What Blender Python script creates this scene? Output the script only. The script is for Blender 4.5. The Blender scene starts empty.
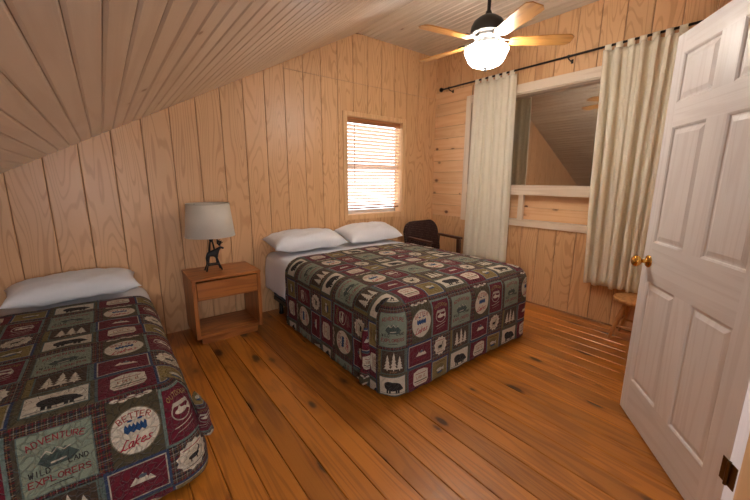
import bpy, bmesh, math, random
import numpy as np
from mathutils import Vector, Matrix, noise as mnoise
PI = math.pi
random.seed(7)
scene = bpy.context.scene
COL = scene.collection

# ------------------------------------------------------------------ camera
CF, CYAW, CPITCH, CROLL, CH = 345.762, 0.6597, 0.1988, 0.004, 1.335
cy_, sy_ = math.cos(CYAW), math.sin(CYAW); cp_, sp_ = math.cos(CPITCH), math.sin(CPITCH)
Fv = Vector((sy_*cp_, cy_*cp_, -sp_)); R0 = Vector((cy_, -sy_, 0)); U0 = R0.cross(Fv)
Rv = R0*math.cos(CROLL)+U0*math.sin(CROLL); Uv = -R0*math.sin(CROLL)+U0*math.cos(CROLL)
cd = bpy.data.cameras.new('camera'); cam = bpy.data.objects.new('camera', cd); COL.objects.link(cam)
cd.sensor_width = 36.0; cd.lens = CF*36/750; cd.clip_start = 0.02
M3 = Matrix((Rv, Uv, -Fv)).transposed()
cam.matrix_world = Matrix.Translation((0, 0, CH)) @ M3.to_4x4()
scene.camera = cam

# ------------------------------------------------------------------ world, lights, exposure
vs = scene.view_settings
vs.view_transform = 'Standard'; vs.look = 'None'; vs.exposure = 0.12; vs.gamma = 1.0
try: vs.use_curve_mapping = False
except Exception: pass
w = bpy.data.worlds.new('sky'); scene.world = w; w.use_nodes = True
w.node_tree.nodes['Background'].inputs[0].default_value = (0.93, 0.97, 1.0, 1)
w.node_tree.nodes['Background'].inputs[1].default_value = 4.5

def area(name, loc, rot, sx, sy, power, col):
    l = bpy.data.lights.new(name, 'AREA'); l.shape = 'RECTANGLE'; l.size = sx; l.size_y = sy
    l.energy = power; l.color = col
    o = bpy.data.objects.new(name, l); COL.objects.link(o); o.location = loc; o.rotation_euler = rot
    return o
FILLCOL = (0.86, 0.93, 1.0)
area('rear_fill_cool', (-0.35, -1.14, 1.20), (PI/2, 0, 0), 0.80, 0.62, 16, FILLCOL)  # added cool fill behind the camera, set at the added window
area('rear_fill_wide', (0.75, -1.10, 1.30), (math.radians(98), 0, math.radians(-16)), 1.5, 1.2, 10, (.97, .98, 1.0))  # added soft fill behind the camera
p_ = area('sky_portal_back_window', (2.615, 3.50, 1.48), (PI/2, 0, PI), 0.80, 1.08, 1, (1, 1, 1)); p_.data.cycles.is_portal = True

D, W, HC = 3.364, 3.624, 2.885          # back wall y, right wall x, flat ceiling z
X1, X0S, Z0S = 2.353, -0.527, 1.366     # where the slope meets the flat; a point on the slope
K = (HC-Z0S)/(X1-X0S)
XL, YN = -1.65, -1.25                   # left knee wall, wall behind the camera
def roof(x): return HC if x >= X1 else Z0S+K*(x-X0S)

# ------------------------------------------------------------------ node helpers
class NT:
    def __init__(s, name):
        s.m = bpy.data.materials.new(name); s.m.use_nodes = True
        s.t = s.m.node_tree; s.n = s.t.nodes; s.b = s.n['Principled BSDF']; s.out = s.n['Material Output']
    def new(s, ty, **kw):
        n = s.n.new(ty)
        for k, v in kw.items(): setattr(n, k, v)
        return n
    def link(s, a, b): s.t.links.new(a, b)
    def _in(s, sock, v):
        if v is None: return
        if hasattr(v, 'is_output') or isinstance(v, bpy.types.NodeSocket): s.link(v, sock)
        else:
            if isinstance(v, (tuple, list)) and len(v) == 3 and sock.type == 'RGBA': v = (*v, 1)
            sock.default_value = v
    def math(s, op, a, b=None, clamp=False):
        n = s.new('ShaderNodeMath', operation=op, use_clamp=clamp); s._in(n.inputs[0], a)
        if b is not None: s._in(n.inputs[1], b)
        return n.outputs[0]
    def vmath(s, op, a, b=None):
        n = s.new('ShaderNodeVectorMath', operation=op); s._in(n.inputs[0], a)
        if b is not None: s._in(n.inputs[1], b)
        return n.outputs[0]
    def noise(s, vec, scale=5, detail=2, rough=.5, dist=0):
        n = s.new('ShaderNodeTexNoise'); s._in(n.inputs['Vector'], vec)
        n.inputs['Scale'].default_value = scale; n.inputs['Detail'].default_value = detail
        n.inputs['Roughness'].default_value = rough; n.inputs['Distortion'].default_value = dist
        return n.outputs[0]
    def mix(s, f, a, b, mode='MIX'):
        n = s.new('ShaderNodeMix', data_type='RGBA', blend_type=mode)
        s._in(n.inputs[0], f); s._in(n.inputs[6], a); s._in(n.inputs[7], b); return n.outputs[2]
    def ramp(s, f, stops):
        n = s.new('ShaderNodeMapRange'); s._in(n.inputs[0], f)
        n.inputs[1].default_value = stops[0]; n.inputs[2].default_value = stops[1]
        n.inputs[3].default_value = 0.0; n.inputs[4].default_value = 1.0; n.clamp = True
        n.interpolation_type = 'SMOOTHSTEP'
        return n.outputs[0]
    def obj(s): return s.new('ShaderNodeTexCoord').outputs['Object']
    def attr(s, name): return s.new('ShaderNodeAttribute', attribute_name=name).outputs['Fac']
    def bump(s, h, strength=.3, dist=.01):
        n = s.new('ShaderNodeBump'); n.inputs['Strength'].default_value = strength
        n.inputs['Distance'].default_value = dist; s.link(h, n.inputs['Height']); s.link(n.outputs[0], s.b.inputs['Normal'])
    def set(s, **kw):
        for k, v in kw.items(): s._in(s.b.inputs[k.replace('_', ' ')], v)

def srgb(r, g, b):
    f = lambda c: (c/255/12.92) if c/255 <= .04045 else ((c/255+.055)/1.055)**2.4
    return (f(r), f(g), f(b))

def wood(name, c1, c2, grain='Z', rings=7, across=5.0, along=.55, fine=.25, rough=.35, coat=0.0, pidvar=.12,
         knots=0.0, knotcol=(.05, .02, .01), knot_scale=(7, 4), bump=.12, face='XZ', ringamt=.6, coat_rough=.15, spec=.5, sharp=-.2, ksize=1.0):
    """procedural timber: grain runs along the object axis named; pid attribute shifts it from board to board"""
    t = NT(name); co = t.obj(); pid = t.attr('pid')
    off = t.new('ShaderNodeCombineXYZ')
    for i, k in enumerate((13.1, 27.7, 41.3)): t.link(t.math('MULTIPLY', pid, k), off.inputs[i])
    p = t.vmath('ADD', co, off.outputs[0])
    sc = [across, across, across]; sc['XYZ'.index(grain)] = along
    ps = t.vmath('MULTIPLY', p, tuple(sc))
    n1 = t.noise(ps, 1.0, 1.5, .45, .25)
    s1 = t.math('SINE', t.math('MULTIPLY', n1, rings*2*PI))
    r1 = t.ramp(s1, (sharp, 1.0))
    fs = [170, 170, 170]; fs['XYZ'.index(grain)] = 4.0
    n2 = t.noise(t.vmath('MULTIPLY', p, tuple(fs)), 1.0, 2, .6)
    n3 = t.noise(p, 1.6, 2, .5)
    f = t.math('ADD', t.math('MULTIPLY', r1, ringamt), t.math('MULTIPLY', t.math('SUBTRACT', n2, .5), fine*4))
    f = t.math('ADD', f, t.math('MULTIPLY', t.math('SUBTRACT', n3, .5), .5), clamp=True)
    col = t.mix(f, c1, c2)
    wn = t.new('ShaderNodeTexWhiteNoise', noise_dimensions='1D'); t.link(t.math('MULTIPLY', pid, 91.7), wn.inputs['W'])
    v = t.math('ADD', t.math('MULTIPLY', t.math('SUBTRACT', wn.outputs[0], .5), pidvar*2), 1.0)
    vc = t.new('ShaderNodeCombineXYZ'); [t.link(v, vc.inputs[i]) for i in range(3)]
    col = t.mix(1.0, col, vc.outputs[0], 'MULTIPLY')
    if knots > 0:
        ks = [knot_scale[0]]*3; ks['XYZ'.index(grain)] = knot_scale[1]
        flat = [i for i in range(3) if 'XYZ'[i] not in face][0]
        pk = t.vmath('MULTIPLY', p, tuple(0 if i == flat else ks[i] for i in range(3)))
        pk = t.vmath('ADD', pk, t.vmath('MULTIPLY', t.new_noise_vec(p) if hasattr(t, 'new_noise_vec') else (0, 0, 0), (0, 0, 0)))
        vo = t.new('ShaderNodeTexVoronoi', feature='F1'); t.link(pk, vo.inputs['Vector']); vo.inputs['Scale'].default_value = 1.0
        sep = t.new('ShaderNodeSeparateColor'); t.link(vo.outputs['Color'], sep.inputs[0])
        pick = t.math('LESS_THAN', sep.outputs[0], knots)
        size = t.math('ADD', t.math('MULTIPLY', sep.outputs[1], .10*ksize), .045*ksize)
        wob = t.math('MULTIPLY', t.math('SUBTRACT', t.noise(p, 40, 2), .5), .07)
        dd = t.math('ADD', vo.outputs['Distance'], wob)
        rel = t.math('DIVIDE', dd, size)
        kf = t.math('MULTIPLY', t.math('SUBTRACT', 1.0, t.ramp(rel, (.55, 1.25))), pick)
        halo = t.math('MULTIPLY', t.math('MULTIPLY', t.math('SUBTRACT', 1.0, t.ramp(rel, (1.0, 3.0))), pick), .35)
        col = t.mix(halo, col, c2); col = t.mix(t.math('MULTIPLY', kf, .9), col, knotcol)
    t.set(Base_Color=col, Roughness=rough)
    t.b.inputs['Specular IOR Level'].default_value = spec
    if coat: t.set(Coat_Weight=coat, Coat_Roughness=coat_rough)
    t.bump(t.math('ADD', n2, t.math('MULTIPLY', r1, .3)), bump, .004)
    return t.m

def plain(name, col, rough=.5, metal=0.0, noise_amt=.08, noise_scale=30, bump=0.0, spec=.5, sheen=0.0, trans=0.0):
    t = NT(name); n = t.noise(t.obj(), noise_scale, 3)
    c2 = tuple(c*(1-noise_amt*2) for c in col)
    t.set(Base_Color=t.mix(n, col, c2), Roughness=rough, Metallic=metal)
    t.b.inputs['Specular IOR Level'].default_value = spec
    if sheen: t.b.inputs['Sheen Weight'].default_value = sheen
    if bump: t.bump(n, bump, .004)
    return t.m

def cloth(name, col, weave=900, bump=.25, wr=8, translucent=0.0, rough=.9):
    t = NT(name); co = t.obj(); n = t.noise(co, weave, 1); n2 = t.noise(co, wr, 3, .55)
    t.set(Base_Color=t.mix(n2, col, tuple(c*.93 for c in col)), Roughness=rough)
    t.b.inputs['Specular IOR Level'].default_value = .15
    t.b.inputs['Sheen Weight'].default_value = .2
    t.bump(t.math('ADD', t.math('MULTIPLY', n, .15), n2), bump, .02)
    if translucent:
        tr = t.new('ShaderNodeBsdfTranslucent'); tr.inputs[0].default_value = (*col, 1)
        mx = t.new('ShaderNodeMixShader'); mx.inputs[0].default_value = translucent
        t.link(t.b.outputs[0], mx.inputs[1]); t.link(tr.outputs[0], mx.inputs[2]); t.link(mx.outputs[0], t.out.inputs[0])
    return t.m

# ------------------------------------------------------------------ materials
M = {}
M['ply'] = wood('plywood_panelling', srgb(223, 176, 128), srgb(188, 132, 86), 'Z', rings=19, across=5.5, along=.75, fine=.09,
                rough=.42, coat=.25, pidvar=.04, ringamt=.5, bump=.05, coat_rough=.32, sharp=.35)
M['gap'] = plain('groove_dark', srgb(150, 108, 74), .8, 0, .1)
M['ceil'] = wood('pickled_ceiling_boards', srgb(208, 197, 181), srgb(182, 165, 146), 'Y', rings=4, across=9, along=.5, fine=.10,
                 rough=.30, coat=.8, pidvar=.05, knots=.2, knotcol=srgb(120, 80, 55), knot_scale=(9, 3.5), face='XY', ringamt=.35, bump=.05, coat_rough=.22)
M['ceilgap'] = plain('ceiling_groove', srgb(170, 152, 132), .8, 0, .1)
M['floor'] = wood('amber_pine_floor', srgb(182, 112, 38), srgb(112, 59, 15), 'Y', rings=10, across=9, along=.6, fine=.20,
                  rough=.38, coat=.35, pidvar=.22, knots=.5, knotcol=srgb(45, 20, 8), knot_scale=(8.5, 3.6), face='XY', ringamt=.38, bump=.10, ksize=2.0, coat_rough=.22)
M['floorgap'] = plain('floor_gap', srgb(38, 18, 8), .8, 0, .1)
M['knotty'] = wood('knotty_pine', srgb(240, 196, 150), srgb(222, 166, 118), 'Y', rings=5, across=9, along=.7, fine=.08, rough=.4,
                   coat=.2, pidvar=.05, knots=.5, knotcol=srgb(96, 44, 20), knot_scale=(9, 6), face='YZ', ringamt=.4, bump=.05, ksize=1.9)
M['trim'] = wood('pickled_trim', srgb(232, 212, 190), srgb(206, 178, 150), 'Z', rings=4, across=14, along=1, fine=.08, rough=.4, pidvar=.03, ringamt=.4, bump=.05)
M['trimY'] = wood('pickled_trim_level', srgb(232, 212, 190), srgb(206, 178, 150), 'Y', rings=4, across=14, along=1, fine=.08, rough=.4, pidvar=.03, ringamt=.4, bump=.05)
M['trimB'] = wood('pine_window_trim', srgb(232, 190, 142), srgb(206, 154, 104), 'Z', rings=4, across=14, along=1, fine=.08, rough=.4, pidvar=.03, ringamt=.4, bump=.05)
M['doorV'] = wood('pickled_door_upright', srgb(238, 233, 232), srgb(212, 202, 199), 'Z', rings=6, across=11, along=.6, fine=.14, rough=.36, coat=.3, pidvar=.05, ringamt=.28, bump=.08, coat_rough=.3)
M['doorH'] = wood('pickled_door_rail', srgb(238, 233, 232), srgb(212, 202, 199), 'X', rings=6, across=11, along=.6, fine=.14, rough=.36, coat=.3, pidvar=.05, ringamt=.28, bump=.08, coat_rough=.3)
M['oakX'] = wood('honey_oak_level', srgb(178, 108, 50), srgb(130, 70, 26), 'X', rings=5, across=12, along=1.2, fine=.16, rough=.38, coat=.2, pidvar=.05, bump=.08)
M['oakZ'] = wood('honey_oak_upright', srgb(178, 108, 50), srgb(130, 70, 26), 'Z', rings=5, across=12, along=1.2, fine=.16, rough=.38, coat=.2, pidvar=.05, bump=.08)
M['stool'] = wood('pale_beech', srgb(200, 146, 90), srgb(165, 110, 60), 'Z', rings=3, across=20, along=3, fine=.1, rough=.4, bump=.04)
M['darkwood'] = wood('dark_walnut', srgb(74, 36, 22), srgb(44, 20, 12), 'Y', rings=3, across=20, along=3, fine=.1, rough=.35, bump=.04)
M['blade'] = wood('fan_blade_wood', srgb(196, 140, 74), srgb(150, 96, 44), 'X', rings=4, across=14, along=2, fine=.1, rough=.3, coat=.5, bump=.03)
M['brass'] = plain('polished_brass', srgb(214, 166, 84), .16, 1.0, .03)
M['oldbrass'] = plain('aged_brass_hinge', srgb(104, 76, 36), .4, .9, .1)
M['bronze'] = plain('dark_bronze', srgb(50, 46, 44), .38, .8, .1)
M['pewter'] = plain('brushed_pewter', srgb(120, 118, 118), .35, .9, .1)
M['iron'] = plain('wrought_iron', srgb(48, 50, 54), .45, .7, .15)
M['shade'] = cloth('linen_shade', srgb(236, 228, 214), 700, .06, 60, .12)
M['sheet'] = cloth('white_sheet', srgb(240, 240, 245), 900, .30, 9)
M['pillowcase'] = cloth('white_pillowcase', srgb(240, 241, 246), 900, .35, 7)
M['curtain'] = cloth('cream_curtain', srgb(255, 246, 226), 900, .04, 14, .22)
M['boxspring'] = cloth('navy_ticking', srgb(38, 44, 62), 600, .2, 30)
M['mattress'] = cloth('mattress_ticking', srgb(210, 208, 205), 600, .2, 30)
M['slat'] = cloth('whitewashed_blind_slat', srgb(246, 218, 196), 300, .0, 20, .30, .5)
M['valance'] = wood('blind_valance_wood', srgb(176, 116, 70), srgb(140, 84, 46), 'X', rings=3, across=20, along=1, fine=.1, rough=.4, bump=.04)
M['cord'] = plain('blind_cord', srgb(190, 150, 110), .7, 0, .05)
M['vinyl'] = plain('white_sash', srgb(238, 238, 236), .4, 0, .03)
M['unlitdark'] = plain('unlit_room_dark', srgb(60, 44, 34), .9, 0, .1)  # dark brown puts the dimness of an unlit room into the colour

def glass_mat(name, refl, tint):
    t = NT(name); t.n.remove(t.b)
    g = t.new('ShaderNodeBsdfGlossy'); g.inputs['Roughness'].default_value = .015; g.inputs[0].default_value = (*refl, 1)
    tr = t.new('ShaderNodeBsdfTransparent'); tr.inputs[0].default_value = (*tint, 1)
    ad = t.new('ShaderNodeAddShader'); t.link(g.outputs[0], ad.inputs[0]); t.link(tr.outputs[0], ad.inputs[1]); t.link(ad.outputs[0], t.out.inputs[0])
    return t.m
M['glass'] = glass_mat('clear_window_glass', (.06, .06, .06), (.92, .92, .92))
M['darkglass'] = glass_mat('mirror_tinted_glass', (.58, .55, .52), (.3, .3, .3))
def bowl_mat():
    t = NT('frosted_glass_bowl'); n = t.noise(t.obj(), 14, 2)
    t.set(Base_Color=(.95, .93, .88), Roughness=.3)
    t.b.inputs['Emission Color'].default_value = (1.0, .93, .83, 1)
    t.link(t.math('ADD', t.math('MULTIPLY', n, 12.0), 56.0), t.b.inputs['Emission Strength'])
    return t.m
M['bowl'] = bowl_mat()

def chair_fabric():
    t = NT('brown_dotted_upholstery'); co = t.obj()
    vo = t.new('ShaderNodeTexVoronoi', feature='F1'); t.link(co, vo.inputs['Vector']); vo.inputs['Scale'].default_value = 45; vo.inputs['Randomness'].default_value = .15
    f = t.ramp(vo.outputs['Distance'], (.25, .4))
    t.set(Base_Color=t.mix(f, srgb(96, 74, 66), srgb(52, 34, 32)), Roughness=.9)
    t.b.inputs['Specular IOR Level'].default_value = .15
    return t.m
M['chairfab'] = chair_fabric()

# ---- the printed quilt cloth: a repeat drawn in code (2 px per mm)
def quilt_image():
    S = 2; TW, TH = 620, 600; w_, h_ = TW*S, TH*S
    img = np.zeros((h_, w_, 3), np.float32)
    c = lambda r, g, b: np.array(srgb(r, g, b), np.float32)
    BROWN, GREEN, BURG, NAVY, GOLD, CREAM, DARK, TAN = c(72, 66, 54), c(128, 138, 120), c(98, 28, 42), c(50, 62, 90), c(130, 112, 66), c(200, 190, 172), c(38, 34, 32), c(160, 120, 84)
    SAGE = c(104, 120, 112); RED = c(140, 40, 48); TEAL = c(30, 66, 110)
    img[:] = BROWN
    yy, xx = np.mgrid[0:h_, 0:w_]; X = xx/S; Y = yy/S
    def put(mask, col):
        img[:] = img*(1-mask[..., None])+mask[..., None]*col
    def win(x0, y0, x1, y1, p=4):
        a, b, c_, d = [int(v*S) for v in (x0-p, y0-p, x1+p, y1+p)]
        return slice(max(b, 0), min(d, h_)), slice(max(a, 0), min(c_, w_))
    def sub(mask, sl, col): img[sl] = img[sl]*(1-mask[..., None])+mask[..., None]*col
    def rect(x0, y0, x1, y1, col):
        sl = win(x0, y0, x1, y1); x, y = X[sl], Y[sl]
        d = np.minimum(np.minimum(x-x0, x1-x), np.minimum(y-y0, y1-y)); sub(np.clip(d*S+.5, 0, 1), sl, col)
    def ell(cx, cy, a, b, col):
        sl = win(cx-a, cy-b, cx+a, cy+b); x, y = X[sl], Y[sl]
        d = (1-np.hypot((x-cx)/a, (y-cy)/b))*min(a, b); sub(np.clip(d*S+.5, 0, 1), sl, col)
    def line(pts, wd, col):
        xs = [q[0] for q in pts]; ys = [q[1] for q in pts]
        sl = win(min(xs), min(ys), max(xs), max(ys), wd+2); x, y = X[sl], Y[sl]
        if x.size == 0: return
        d = np.full(x.shape, 1e9)
        for (ax, ay), (bx, by) in zip(pts[:-1], pts[1:]):
            dx, dy = bx-ax, by-ay; L = dx*dx+dy*dy+1e-9
            tt = np.clip(((x-ax)*dx+(y-ay)*dy)/L, 0, 1); d = np.minimum(d, np.hypot(x-ax-tt*dx, y-ay-tt*dy))
        sub(np.clip((wd/2-d)*S+.5, 0, 1), sl, col)
    def poly(pts, col):
        xs = [q[0] for q in pts]; ys = [q[1] for q in pts]
        sl = win(min(xs), min(ys), max(xs), max(ys)); x, y = X[sl], Y[sl]; ins = np.zeros(x.shape, bool)
        for (ax, ay), (bx, by) in zip(pts, pts[1:]+pts[:1]):
            if ay != by: ins ^= ((ay > y) != (by > y)) & (x < (bx-ax)*(y-ay)/(by-ay)+ax)
        sub(ins.astype(np.float32), sl, col)
    FONT = {'A': [[(0, 1), (.5, 0), (1, 1)], [(.2, .62), (.8, .62)]], 'B': [[(0, 0), (0, 1), (.7, 1), (.9, .75), (.7, .5), (0, .5)], [(0, 0), (.65, 0), (.8, .25), (.65, .5)]],
            'C': [[(.95, .15), (.6, 0), (.2, .1), (0, .5), (.2, .9), (.6, 1), (.95, .85)]], 'D': [[(0, 0), (0, 1), (.6, 1), (.95, .6), (.95, .4), (.6, 0), (0, 0)]],
            'E': [[(.85, 0), (0, 0), (0, 1), (.85, 1)], [(0, .5), (.65, .5)]], 'I': [[(.5, 0), (.5, 1)]], 'L': [[(0, 0), (0, 1), (.8, 1)]],
            'N': [[(0, 1), (0, 0), (.9, 1), (.9, 0)]], 'O': [[(.5, 0), (.1, .2), (0, .5), (.1, .8), (.5, 1), (.9, .8), (1, .5), (.9, .2), (.5, 0)]],
            'P': [[(0, 1), (0, 0), (.7, 0), (.9, .25), (.7, .5), (0, .5)]], 'R': [[(0, 1), (0, 0), (.7, 0), (.9, .25), (.7, .5), (0, .5)], [(.4, .5), (.95, 1)]],
            'S': [[(.9, .12), (.5, 0), (.1, .12), (.1, .38), (.85, .62), (.9, .88), (.5, 1), (.05, .88)]], 'T': [[(0, 0), (1, 0)], [(.5, 0), (.5, 1)]],
            'U': [[(0, 0), (0, .8), (.3, 1), (.7, 1), (.95, .8), (.95, 0)]], 'V': [[(0, 0), (.5, 1), (1, 0)]], 'W': [[(0, 0), (.25, 1), (.5, .3), (.75, 1), (1, 0)]],
            'X': [[(0, 0), (1, 1)], [(1, 0), (0, 1)]],
            'a': [[(.85, .45), (.4, .4), (.1, .7), (.3, 1), (.7, .85), (.85, .45), (.85, .95), (1.1, 1)]], 'k': [[(.1, 1), (.3, 0)], [(.9, .4), (.2, .72), (.8, 1)]],
            'e': [[(.15, .72), (.85, .6), (.6, .4), (.2, .55), (.15, .9), (.6, 1), (1, .85)]], 's': [[(.8, .42), (.35, .45), (.35, .6), (.75, .8), (.5, 1), (.05, .95)]],
            'l': [[(.9, .05), (.55, .0), (.3, .4), (.2, .95), (0, 1), (.2, .85), (.7, 1), (1.1, .9)]], ' ': []}
    def text(s_, cx, cy, cw, ch, wd, col, gap=1.3, arc=0.0, slant=0.0, rise=0.0):
        n = len(s_); tot = (n-1)*cw*gap+cw
        for i, ch_ in enumerate(s_):
            bx = cx-tot/2+i*cw*gap; rel = (bx+cw/2-cx)/(tot/2+1e-6)
            dy = arc*rel*rel-arc*.5+rise*rel; ang = math.atan2(2*arc*rel, tot/2) if arc else 0
            for st in FONT.get(ch_, []):
                pts = []
                for px, py in st:
                    lx = (px-.5)*cw+slant*(.5-py)*ch; ly = (py-.5)*ch
                    pts.append((bx+cw/2+lx*math.cos(ang)-ly*math.sin(ang), cy+dy+lx*math.sin(ang)+ly*math.cos(ang)))
                line(pts, wd, col)
    rs = np.random.RandomState(3)
    def plaid(x0, y0, x1, y1):
        rect(x0, y0, x1, y1, c(54, 44, 40))
        x = x0
        while x < x1-3:
            rect(x, y0, x+2.4, y1, [RED*.6, CREAM*.42, NAVY*.8, TAN*.5][int(x/7) % 4]); x += 8
        y = y0
        while y < y1-3:
            rect(x0, y, x1, y+2.4, [TAN*.5, RED*.6, DARK, CREAM*.4][int(y/7) % 4]); y += 8
    # --- plaid sashing
    plaid(0, 0, 620, 44); plaid(214, 20, 262, 268); plaid(440, 262, 620, 436); plaid(0, 256, 230, 276); plaid(586, 20, 620, 268)
    # --- column 1
    rect(12, 42, 218, 258, SAGE*.8); rect(16, 46, 214, 254, GREEN)
    poly([(60, 150), (80, 120), (92, 134), (108, 108), (124, 130), (136, 116), (172, 150), (150, 172), (84, 172)], c(66, 78, 72))
    line([(70, 132), (86, 116), (100, 130), (116, 112), (132, 128), (150, 120)], 3.5, CREAM*.8)
    line([(96, 160), (134, 158)], 6, CREAM*.8)
    text('ADVENTURE', 115, 82, 14, 20, 3.2, RED*.9, 1.32, arc=16); text('WILD', 62, 182, 11, 18, 3, DARK, 1.35); text('LAND', 168, 172, 11, 16, 3, DARK, 1.35)
    text('EXPLORERS', 115, 212, 15, 20, 3.4, RED*.8, 1.28)
    line([(84, 236), (146, 236)], 2.5, DARK)
    rect(8, 276, 30, 430, GOLD*.8); rect(30, 276, 210, 432, SAGE*.7); rect(36, 282, 204, 426, c(70, 56, 44))
    for cx, hh in ((78, 92), (122, 108), (164, 84)):
        for k in range(4):
            yb = 398-hh*.22*k; ww = 26-5.2*k
            poly([(cx-ww, yb), (cx+ww, yb), (cx, yb-hh*.36)], CREAM)
        rect(cx-3, 396, cx+3, 408, CREAM)
    text('EVER', 120, 416, 8, 8, 1.8, TAN, 1.5)
    rect(212, 276, 230, 436, SAGE*.7)
    rect(0, 434, 230, 600, c(84, 76, 56)); rect(16, 446, 218, 578, SAGE*.6); rect(22, 452, 212, 572, CREAM)
    ell(120, 516, 60, 30, DARK); ell(168, 528, 22, 17, DARK); ell(92, 504, 34, 24, DARK); ell(184, 534, 12, 8, DARK)
    for lx in (74, 92, 140, 156): rect(lx, 528, lx+13, 560, DARK)
    line([(28, 562), (206, 562)], 3, SAGE*.6)
    # --- column 2
    rect(262, 18, 432, 268, c(76, 68, 50))
    for k in range(5): ell(290+k*28, 20+(k % 2)*5, 16, 7, CREAM)
    line([(290, 22), (402, 22)], 2.5, BURG)
    ell(346, 150, 84, 90, c(120, 110, 90)); ell(346, 150, 80, 86, CREAM)
    text('BETTER', 346, 98, 15, 22, 3.6, c(150, 70, 62), 1.28, arc=14)
    rect(308, 132, 384, 150, TEAL)
    for k in range(6): poly([(308+k*13, 133), (321+k*13, 133), (314+k*13, 120)], TEAL)
    for k in range(4): poly([(310+k*19, 149), (329+k*19, 149), (319+k*19, 158)], TEAL)
    ell(330, 110, 9, 4, TEAL); ell(364, 108, 9, 4, TEAL)
    text('lakes', 348, 190, 19, 34, 4.2, c(160, 24, 48), 1.12, slant=.35, rise=-5)
    rect(228, 268, 444, 432, NAVY); rect(238, 280, 434, 420, CREAM*.75); rect(243, 285, 429, 415, BURG)
    poly([(300, 362), (322, 332), (332, 344), (346, 320), (364, 346), (372, 338), (390, 362)], CREAM); ell(346, 334, 14, 8, c(80, 90, 100))
    text('OUTDOORS', 336, 386, 10, 11, 2.2, BURG*1.8, 1.4)
    rect(232, 434, 446, 600, c(78, 92, 92)); rect(242, 440, 440, 596, BURG)
    poly([(284, 470), (320, 456), (370, 456), (406, 470), (410, 540), (396, 562), (294, 562), (280, 540)], CREAM)
    line([(300, 484), (390, 484)], 4, RED); text('LODGE', 345, 508, 12, 16, 3, c(150, 90, 60), 1.3); line([(292, 534), (400, 534)], 7, c(90, 80, 60)); line([(300, 548), (390, 548)], 3, RED)
    for k in range(6): ell(296+k*20, 576, 6, 5, DARK)
    # --- column 3
    rect(436, 26, 606, 270, SAGE); rect(448, 36, 594, 260, BURG)
    text('OUTDOOR', 521, 74, 13, 20, 3.2, GOLD*1.25, 1.32, arc=20)
    ell(521, 142, 48, 42, CREAM*.75); ell(521, 142, 43, 37, BURG); poly([(478, 118), (564, 118), (556, 100), (486, 100)], CREAM*.75)
    ell(518, 142, 30, 12, CREAM); poly([(540, 142), (564, 128), (562, 158)], CREAM); poly([(500, 135), (512, 118), (524, 134)], CREAM)
    line([(478, 206), (520, 200), (564, 190)], 4, CREAM*.8); line([(486, 226), (556, 212)], 3, CREAM*.6)
    pts = []
    for k in range(24):
        a = k*2*PI/24; r_ = 1.0 if k % 2 else .86
        pts.append((523+64*r_*math.cos(a), 350+66*r_*math.sin(a)))
    poly(pts, CREAM); ell(523, 352, 40, 34, c(186, 176, 156)); ell(520, 356, 20, 10, DARK); rect(506, 360, 510, 376, DARK); rect(528, 360, 532, 376, DARK)
    line([(536, 350), (546, 334)], 6, DARK); line([(546, 334), (540, 322)], 2.5, DARK); line([(546, 334), (556, 322)], 2.5, DARK)
    line([(486, 312), (560, 312)], 3.5, RED); line([(490, 392), (556, 392)], 3.5, c(90, 80, 60))
    rect(440, 436, 612, 600, NAVY); rect(450, 446, 602, 592, CREAM*.6); rect(455, 451, 597, 587, GOLD)
    ell(526, 520, 44, 38, GOLD*.7); ell(520, 520, 28, 13, CREAM*.85); poly([(542, 520), (566, 504), (564, 538)], CREAM*.85); ell(526, 540, 26, 6, TEAL)
    text('ANGLER', 526, 468, 11, 14, 2.4, c(90, 50, 30), 1.35) if False else line([(482, 468), (570, 468)], 6, c(96, 60, 36))
    # yarn fleck
    n_ = rs.rand(h_//2, w_//2); n_ = np.kron(n_, np.ones((2, 2)))
    img *= (0.88+.44*n_[..., None]).astype(np.float32)
    out = np.ones((h_, w_, 4), np.float32)
    lin = np.clip(img, 0, 1); out[..., :3] = np.where(lin <= .0031308, lin*12.92, 1.055*lin**(1/2.4)-.055)
    out = out[::-1]
    im = bpy.data.images.new('quilt_repeat', w_, h_); im.pixels.foreach_set(np.ascontiguousarray(out).ravel()); im.update(); im.pack()
    return im

def quilt_mat():
    t = NT('printed_patchwork_quilt'); im = quilt_image()
    uv = t.new('ShaderNodeUVMap', uv_map='cloth').outputs[0]
    tx = t.new('ShaderNodeTexImage', extension='REPEAT'); tx.image = im; tx.interpolation = 'Cubic'; t.link(uv, tx.inputs[0])
    # quilting: meandering stitch lines pull the cloth in
    vo = t.new('ShaderNodeTexVoronoi', feature='DISTANCE_TO_EDGE'); vo.inputs['Scale'].default_value = 22
    du = t.noise(uv, 9, 2); t.link(t.vmath('ADD', uv, t.vmath('MULTIPLY', t.new_vec(du), (.12, .12, 0))), vo.inputs['Vector'])
    e = t.ramp(vo.outputs[0], (0.0, .12)); n = t.noise(uv, 260, 2)
    t.set(Base_Color=tx.outputs[0], Roughness=.92)
    t.b.inputs['Specular IOR Level'].default_value = .12; t.b.inputs['Sheen Weight'].default_value = .1
    t.bump(t.math('ADD', e, t.math('MULTIPLY', n, .35)), .9, .010)
    return t.m
def _nv(s, f):
    c_ = s.new('ShaderNodeCombineXYZ'); [s.link(f, c_.inputs[i]) for i in range(3)]; return c_.outputs[0]
NT.new_vec = _nv
M['quilt'] = quilt_mat()

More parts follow.
